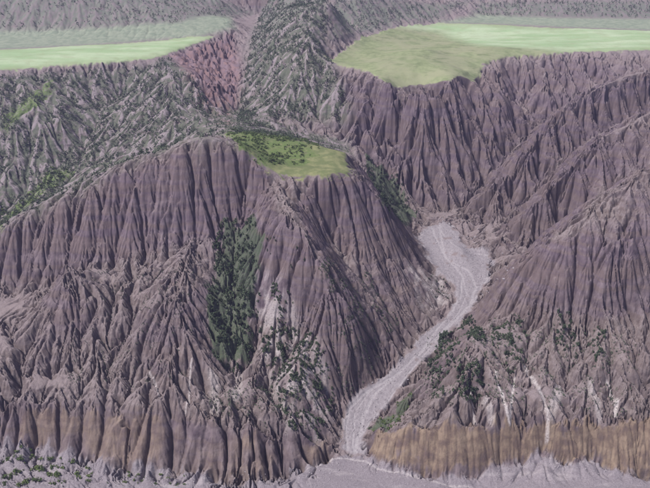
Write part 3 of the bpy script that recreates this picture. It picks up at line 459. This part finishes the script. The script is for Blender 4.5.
    grv = g.mix(g.rng(g.noise(g.mul(pos, (.35, .22, .2)), 1, 6, .75), .35, .65), GRAVEL_A, GRAVEL_B); grv = g.mix(g.rng(grit, .55, .75, 0, .5), grv, FLOOR_A)
    grv = g.mix(g.math('MULTIPLY', braidv, g.rng(fine, .35, .6, .1, .6)), grv, SILT); rock = g.mix(wash, rock, grv)
    al = g.mix(g.rng(mid, .35, .65), ALLUV_A, ALLUV_B); rock = g.mix(g.math('MULTIPLY', alluv, .85), rock, al)
    ms = g.mix(g.rng(mid, .4, .65), MESA_A, MESA_B); rock = g.mix(g.math('MULTIPLY', mesa, g.rng(nz, .6, .85)), rock, ms)
    rock = g.mix(g.math('MULTIPLY', gulv, g.rng(fine, .3, .55, .3, .85)), rock, HERB)
    gr = g.mix(g.rng(fine, .35, .65), GREEN_A, GREEN_B); gr = g.mix(g.rng(mid, .5, .7, 0, .7), gr, SPECK)
    rock = g.mix(g.math('MULTIPLY', green, g.rng(g.noise(pos, .2, 4, .65), .35, .55, .25, .9)), rock, gr)
    gm = g.mix(g.rng(mid, .3, .7), GRASS_A, GRASS_B); gm = g.mix(g.rng(big, .42, .6, 0, .75), gm, GRASS_C); gm = g.mix(g.rng(g.noise(pos, .028, 5, .65), .52, .66, 0, .7), gm, GRASS_D)
    br = g.mix(g.rng(g.noise(g.mul(pos, (.006, .02, .02)), 1, 4), .35, .65), CROP_A, CROP_B); br = g.mix(g.rng(g.noise(pos, .03, 5, .7), .45, .7, 0, .5), br, GRASS_B); gm = g.mix(bright, gm, br)
    gm = g.mix(g.rng(fine, .5, .75, 0, .3), gm, GRASS_A)
    rock = g.mix(g.math('MULTIPLY', meadow, g.rng(nz, .55, .8)), rock, gm)
    nt.links.new(rock, bsdf.inputs['Base Color']); bsdf.inputs['Roughness'].default_value = .95; bsdf.inputs['Specular IOR Level'].default_value = .15
    h = g.math('ADD', g.math('MULTIPLY', fine, .8), g.math('MULTIPLY', grit, .25))
    b = g.n('Bump'); b.inputs['Strength'].default_value = .6; b.inputs['Distance'].default_value = 1.6; nt.links.new(h, b.inputs['Height']); nt.links.new(b.outputs[0], bsdf.inputs['Normal'])
    return m
SPECK = (.070, .066, .048); ROCK_A = (.076, .056, .073); ROCK_B = (.162, .124, .142); ROCK_C = (.104, .075, .096); ROCK_D = (.138, .101, .092); ROCK_E = (.25, .203, .212); DUST = (.225, .182, .184)
BROWN_A = (.088, .066, .060); BROWN_B = (.185, .148, .135)
APRON_A = (.108, .082, .077); APRON_B = (.240, .200, .194)
OCHRE_A = (.165, .114, .082); OCHRE_B = (.245, .182, .132); OCHRE_C = (.105, .074, .060)
RED_A = (.21, .128, .125); RED_B = (.17, .118, .14)
PALE = (.52, .47, .46); RILL = (.28, .235, .25); HERB = (.060, .086, .048)
GREEN_A = (.070, .105, .032); GREEN_B = (.135, .185, .06)
FLOOR_A = (.165, .14, .155); FLOOR_B = (.245, .215, .23); GRAVEL_A = (.195, .172, .185); GRAVEL_B = (.285, .255, .268); SILT = (.36, .33, .34)
ALLUV_A = (.17, .215, .15); ALLUV_B = (.25, .285, .205)
MESA_A = (.13, .15, .065); MESA_B = (.215, .215, .105)
GRASS_A = (.17, .20, .10); GRASS_B = (.25, .275, .15); GRASS_C = (.265, .265, .165); GRASS_D = (.13, .155, .075); CROP_A = (.26, .355, .19); CROP_B = (.37, .44, .285)
EARTH = ground_material()
def ragged(m, k=.55): return sstep(.30, .70, m + edge * k * (m > .01) * (m < .99))
# ---------------------------------------------------------------- the sheet, cut into its landforms
zone = np.full((len(Yr), len(ss)), -1, np.int32)
def near_zone():
    names = list(dict.fromkeys(ZONE)); P = []; lab = []
    for ln, zn in zip(CTRL, ZONE):
        d = densify([ln]); P.append(d[:, :2]); lab += [names.index(zn)] * len(d)
    P = np.concatenate(P).astype(F32); lab = np.array(lab)
    xs = X[::3, ::3].ravel(); ys = Y[::3, ::3].ravel(); out = np.zeros(len(xs), np.int32)
    for s in range(0, len(xs), 20000):
        e = slice(s, s + 20000)
        out[e] = lab[np.argmin((xs[e, None] - P[None, :, 0]) ** 2 + (ys[e, None] - P[None, :, 1]) ** 2, 1)]
    out = out.reshape(X[::3, ::3].shape)
    out = np.repeat(np.repeat(out, 3, 0), 3, 1)[:X.shape[0], :X.shape[1]]
    return out, names
zone, ZN = near_zone()
def cut(name, mask):
    if name not in ZN: ZN.append(name)
    zone[mask] = ZN.index(name)
cut('floor', M['floor'] > .5)
cut('cliff_l', (M['ochre'] > .5) & (X < 35)); cut('cliff_r', (M['ochre'] > .5) & (X >= 35))
cut('plateau_l', (M['meadow'] > .5) & (X < -150)); cut('plateau_r', (M['meadow'] > .5) & (X >= -150))
cut('mesa', M['mesa'] > .5); cut('wash', M['wash'] > .5)
nx, ny = grads(Z, X, Yr, ss)
NRM = np.stack([-nx, -ny, np.ones_like(nx)], -1); NRM /= np.linalg.norm(NRM, axis=-1, keepdims=True)
V = np.stack([X, Y, Z], -1).reshape(-1, 3)
def rgba(a, b, c): return np.stack([np.clip(v, 0, 1) for v in (a, b, c, np.ones_like(a))], -1).reshape(-1, 4).astype(F32)
scrubm = back; chute = np.maximum(chute, .55 * M['scrub'] * sstep(-.3, .3, edge)); greenm = M['green']
ATT = {'ma': rgba(ragged(M['meadow'], .7), M['bright'], ragged(M['mesa'], .9)), 'mb': rgba(sstep(.5, .78, region('wash', 12) + .2 * sstep(1020, 1080, Y) * sstep(0, .1, region('wash', 12)) + 1.1 * (.45 + .55 * sstep(980, 1080, Y)) * fbm(X / 16, Y / 16, 63, 4) * sstep(0, .1, region('wash', 12))), ragged(region('ochre', 9), .9) * np.where(X < 35, .6 * sstep(-.25, .3, fbm(X / 45, Y / 45, 66, 3)), 1.), M['red']),
       'mc': rgba(scrubm, ragged(greenm, .8), rill * .5 + .5), 'mf': rgba(ragged(M['grassgully'], .8), M['pan'], far), 'me': rgba(cap, np.clip(braid * M['wash'], 0, 1), far), 'md': rgba(chute, ragged(region('floor', 9)), M['alluvial'])}
R, C = X.shape
idx = np.arange(R * C).reshape(R, C)
quads = np.stack([idx[:-1, :-1], idx[:-1, 1:], idx[1:, 1:], idx[1:, :-1]], -1).reshape(-1, 4)
qz = zone[:-1, :-1].ravel()
def sheet(name, q, label, cat):
    u, inv = np.unique(q, return_inverse=True); inv = inv.reshape(-1)
    me = bpy.data.meshes.new(name); me.vertices.add(len(u)); me.vertices.foreach_set('co', V[u].ravel())
    me.loops.add(len(inv)); me.loops.foreach_set('vertex_index', inv.astype(np.int32)); me.polygons.add(len(q))
    me.polygons.foreach_set('loop_start', (np.arange(len(q)) * 4).astype(np.int32)); me.polygons.foreach_set('use_smooth', np.ones(len(q), bool))
    me.update(calc_edges=True)
    for k, a in ATT.items():
        at = me.attributes.new(k, 'FLOAT_COLOR', 'POINT'); at.data.foreach_set('color', a[u].ravel())
    me.normals_split_custom_set_from_vertices(NRM.reshape(-1, 3)[u])
    me.materials.append(EARTH)
    o = bpy.data.objects.new(name, me); COL.objects.link(o); o['kind'] = 'structure'; o['label'] = label; o['category'] = cat
    return o
for zn, (name, label, cat) in LANDFORMS.items():
    if zn not in ZN: continue
    q = quads[qz == ZN.index(zn)]
    if len(q): sheet(name, q, label, cat)
# ---------------------------------------------------------------- trees and shrubs
def leaf_material(name, a, b):
    m, nt, bsdf = new_mat(name); g = N(nt)
    geo = g.n('NewGeometry'); inf = g.n('ObjectInfo')
    v = g.math('ADD', g.noise(geo.outputs['Position'], .9, 3), g.math('MULTIPLY', g.math('SUBTRACT', inf.outputs['Random'], .5), .35))
    v = g.math('ADD', v, g.math('MULTIPLY', g.math('SUBTRACT', g.noise(geo.outputs['Position'], .045, 2), .5), .8))
    nt.links.new(g.mix(g.rng(v, .25, .75), a, b), bsdf.inputs['Base Color']); bsdf.inputs['Roughness'].default_value = .8; bsdf.inputs['Specular IOR Level'].default_value = .2
    return m
LEAF = {'tree': leaf_material('juniper_foliage', (.030, .046, .030), (.070, .092, .050)), 'bush': leaf_material('shrub_foliage', (.060, .090, .030), (.125, .160, .055)),
        'far': leaf_material('hillside_foliage', (.045, .065, .045), (.085, .105, .065))}
BARK, _nt, _b = new_mat('bark'); _g = N(_nt); _geo = _g.n('NewGeometry')
_nt.links.new(_g.mix(_g.noise(_geo.outputs['Position'], 3, 3), (.07, .05, .04), (.15, .11, .09)), _b.inputs['Base Color']); _b.inputs['Roughness'].default_value = .9
def crown_quads(rng, n, h, r, kind, size):
    """leaf sprays scattered through an uneven crown made of several lobes"""
    nl = 5 if kind == 'tree' else 6
    if kind == 'tree':
        lc = np.c_[rng.normal(0, .28 * r, nl), rng.normal(0, .28 * r, nl), np.linspace(.30, .88, nl) * h]; lr = r * np.linspace(.95, .34, nl) * rng.uniform(.75, 1.2, nl)
    else:
        lc = np.c_[rng.normal(0, .5 * r, nl), rng.normal(0, .5 * r, nl), rng.uniform(.3, .65, nl) * h]; lr = r * rng.uniform(.4, .7, nl)
    k = rng.integers(0, nl, n); d = rng.normal(size=(n, 3)); d /= np.linalg.norm(d, axis=1)[:, None]
    rad = rng.random(n) ** .4
    c = lc[k] + d * (lr[k] * rad)[:, None] * [1, 1, .95]; c[:, 2] = np.clip(c[:, 2], .08 * h, h * 1.05)
    nrm = d + rng.normal(0, .5, (n, 3)); nrm /= np.linalg.norm(nrm, axis=1)[:, None]
    t = np.cross(nrm, rng.normal(size=(n, 3))); t /= np.linalg.norm(t, axis=1)[:, None] + 1e-6; b = np.cross(nrm, t)
    s = size * rng.uniform(.6, 1.25, n)[:, None]
    q = np.stack([c + t * s * .5, c + b * s * .8, c - t * s * .5, c - b * s * .8], 1)
    return q.astype(F32)
def quad_mesh(name, q, mat):
    n = len(q); me = bpy.data.meshes.new(name); me.vertices.add(n * 4); me.vertices.foreach_set('co', q.reshape(-1))
    me.loops.add(n * 4); me.loops.foreach_set('vertex_index', np.arange(n * 4, dtype=np.int32)); me.polygons.add(n)
    me.polygons.foreach_set('loop_start', (np.arange(n) * 4).astype(np.int32)); me.update(calc_edges=True); me.materials.append(mat); return me
def tube(pts, rads, sides=6):
    vs, fs = [], []
    for k, (p, r) in enumerate(zip(pts, rads)):
        for a in range(sides): t = 2 * math.pi * a / sides; vs.append((p[0] + r * math.cos(t), p[1] + r * math.sin(t), p[2]))
        if k:
            for a in range(sides): b = (a + 1) % sides; o = (k - 1) * sides; fs.append((o + a, o + b, o + sides + b, o + sides + a))
    return vs, fs
def trunk_mesh(rng, h, r, kind):
    vs, fs = [], []
    def add(p, q, a, b):
        m = [(p[i] + q[i]) / 2 + rng.normal(0, .05 * h) * (i < 2) for i in range(3)]
        v, f = tube([p, m, q], [a, (a + b) / 2, b]); o = len(vs); vs.extend(v); fs.extend([tuple(i + o for i in x) for x in f])
    w = .035 * h if kind == 'tree' else .02 * h
    add((0, 0, -.5), (rng.normal(0, .05 * h), rng.normal(0, .05 * h), h * .75), w * 1.5, w * .3)
    for k in range(4):
        a = rng.uniform(0, 6.28); z = h * (.15 + .12 * k); add((0, 0, z), (math.cos(a) * r * .6, math.sin(a) * r * .6, z + .2 * h), w * .6, w * .15)
    me = bpy.data.meshes.new('trunk'); me.from_pydata(vs, [], fs); me.materials.append(BARK); return me
rng = np.random.default_rng(12)
PROTO = {'tree': [], 'bush': []}
for kind, hh, rr, nq, sz in (('tree', 5.5, 1.75, 210, .62), ('bush', 2.4, 1.9, 150, .55)):
    for k in range(7):
        f = rng.uniform(.85, 1.2)
        PROTO[kind].append((quad_mesh('crown', crown_quads(rng, nq, hh, rr * f, kind, sz), LEAF[kind]), trunk_mesh(rng, hh, rr, kind)))
def scatter(poly, n, seed, clump, scale=30., thr=.5, flow=0):
    r = np.random.default_rng(seed); xs = [p[0] for p in poly]; ys = [p[1] for p in poly]; out = []
    got = 0
    for _ in range(60):
        x = r.uniform(min(xs), max(xs), 6000); y = r.uniform(min(ys), max(ys), 6000)
        k = inpoly(x, y, poly)
        f = fbm(x / scale, y / scale, 500 + seed, 3) * .5 + .5
        k &= r.random(6000) < np.clip((f - thr) * clump + .5, 0, 1)
        out.append(np.c_[x[k], y[k]]); got += int(k.sum())
        if got >= n: break
    p = np.concatenate(out)
    return p[:n], r
def place(name, kind, x, y, z, h, rot, mesh_i, label, cat, group):
    e = bpy.data.objects.new(name, None); COL.objects.link(e); e.location = (x, y, z); e.rotation_euler = (0, 0, rot); e.empty_display_size = .5
    ref = 5.5 if kind == 'tree' else 2.4; s = h / ref; w = s * random.uniform(.85, 1.2); e.scale = (w, w, s)
    e['label'] = label; e['category'] = cat; e['group'] = group
    cm, tm = PROTO[kind][mesh_i]
    for nm, me in (('crown', cm), ('trunk', tm)):
        c = bpy.data.objects.new(nm, me); COL.objects.link(c); c.parent = e
random.seed(5)
rest = {}
for gi, (poly, n, n_ind, h0, h1, kind, clump, scale, thr, name, label, cat, group) in enumerate(GROVES):
    p, r = scatter(poly, n, 40 + gi, clump, scale, thr)
    z = zat(p[:, 0], p[:, 1]); hs = h0 + (h1 - h0) * r.random(len(p)) ** 1.4
    order = np.argsort(-hs)
    ind = order[:n_ind]; qy = np.quantile(p[ind, 1], (.333, .667)) if n_ind else (0, 0); qx = np.median(p[ind, 0]) if n_ind else 0
    def spot(k):
        v = 'lower' if p[k, 1] < qy[0] else 'upper' if p[k, 1] > qy[1] else 'middle'
        return v + (' left' if p[k, 0] < qx else ' right')
    for c, k in enumerate(order):
        if c < n_ind: place(name, kind, p[k, 0], p[k, 1], z[k] - .1, hs[k], r.uniform(0, 6.28), int(r.integers(0, 7)), label.format(p=spot(k)), cat, group + ', ' + spot(k))
        else: rest.setdefault((name, 'small undergrowth among the ' + group if n_ind else label, cat, kind, n_ind > 0), []).append((p[k, 0], p[k, 1], z[k], hs[k]))
for (name, label, cat, kind, part), pts in rest.items():
    Q = []; r = np.random.default_rng(len(pts))
    base = [crown_quads(r, 26 if kind != 'far' else 15, 1., .38 if kind != 'bush' else .75, 'bush' if kind == 'bush' else 'tree', (.25 if kind == 'tree' else .22) if kind != 'bush' else .36) for _ in range(24)]
    for (x, y, z, h) in pts:
        a = r.uniform(0, 6.28); q = base[int(r.integers(0, 24))] * h; ca, sa = math.cos(a), math.sin(a)
        w = r.uniform(.85, 1.25)
        Q.append(np.stack([(q[..., 0] * ca - q[..., 1] * sa) * w + x, (q[..., 0] * sa + q[..., 1] * ca) * w + y, q[..., 2] + z - .15], -1))
    me = quad_mesh('undergrowth', np.concatenate(Q).astype(F32), LEAF[kind]); o = bpy.data.objects.new('undergrowth' if part else 'hillside_scrub', me); COL.objects.link(o)
    o['kind'] = 'stuff'; o['label'] = label; o['category'] = 'scrub'
# ---------------------------------------------------------------- stones washed down the ravine and onto the floor
SM, _nt, _b = new_mat('loose_stone'); _g = N(_nt); _geo = _g.n('NewGeometry')
_nt.links.new(_g.mix(_g.noise(_geo.outputs['Position'], .35, 3), (.14, .115, .125), (.36, .325, .345)), _b.inputs['Base Color']); _b.inputs['Roughness'].default_value = .95
_v = np.array([(1, 0, 0), (0, 1, 0), (-1, 0, 0), (0, -1, 0), (0, 0, 1), (0, 0, -1)], F32); _f = np.array([(0, 1, 4), (1, 2, 4), (2, 3, 4), (3, 0, 4), (1, 0, 5), (2, 1, 5), (3, 2, 5), (0, 3, 5)])
_r = np.random.default_rng(77); VV = []; FF = []; c = 0
for si, (poly, n, hi) in enumerate(zip(STONES, (2600, 1500, 900, 700), (1.5, 1.1, 1.6, 2.2))):
    p, _ = scatter(poly, n, 900 + si, 4, 14., .5)
    for x, y, z in zip(p[:, 0], p[:, 1], zat(p[:, 0], p[:, 1])):
        sz = .35 + hi * _r.random() ** 5; q = _v * _r.uniform(.6, 1.3, (6, 1)) * sz * _r.uniform(.6, 1.2, (1, 3)); a = _r.uniform(0, 6.28)
        VV.append(np.c_[q[:, 0] * math.cos(a) - q[:, 1] * math.sin(a) + x, q[:, 0] * math.sin(a) + q[:, 1] * math.cos(a) + y, q[:, 2] * .7 + z + sz * .15]); FF.append(_f + c); c += 6
me = bpy.data.meshes.new('loose_stones'); me.from_pydata(np.concatenate(VV).tolist(), [], np.concatenate(FF).tolist()); me.materials.append(SM)
o = bpy.data.objects.new('loose_stones', me); COL.objects.link(o); o['kind'] = 'stuff'; o['label'] = 'loose grey stones strewn over the gravel wash and valley floor'; o['category'] = 'stones'
# ---------------------------------------------------------------- land beyond the sheet, and the air
def plain_sheet(name, z, s, label):
    me = bpy.data.meshes.new(name); me.from_pydata([(-s, -s, z), (s, -s, z), (s, s, z), (-s, s, z)], [], [(0, 1, 2, 3)]); me.materials.append(EARTH)
    for k in ATT:
        a = me.attributes.new(k, 'FLOAT_COLOR', 'POINT'); a.data.foreach_set('color', [0, 1 if k == 'md' else 0, 0, 1] * 4)
    o = bpy.data.objects.new(name, me); COL.objects.link(o); o['kind'] = 'structure'; o['label'] = label; o['category'] = 'ground'
plain_sheet('ground', -14, 6500, 'level grey gravel ground stretching away beyond the valley')
hz = bpy.data.meshes.new('haze'); s = 6600; z0, z1 = -15., 900.
hz.from_pydata([(x, y, z) for z in (z0, z1) for y in (-s, s) for x in (-s, s)], [], [(0, 2, 3, 1), (4, 5, 7, 6), (0, 1, 5, 4), (2, 6, 7, 3), (0, 4, 6, 2), (1, 3, 7, 5)])
hm = bpy.data.materials.new('haze_air'); hm.use_nodes = True; ht = hm.node_tree; ht.nodes.clear()
ho = ht.nodes.new('ShaderNodeOutputMaterial'); hv = ht.nodes.new('ShaderNodeVolumePrincipled'); hv.inputs['Color'].default_value = (.64, .60, .98, 1); hv.inputs['Density'].default_value = HAZE
hv.inputs['Anisotropy'].default_value = .2
ht.links.new(hv.outputs[0], ho.inputs['Volume']); hz.materials.append(hm)
ho_ = bpy.data.objects.new('haze', hz); COL.objects.link(ho_); ho_['kind'] = 'stuff'; ho_['label'] = 'thin pale blue-violet haze filling the air over the valley'; ho_['category'] = 'haze'
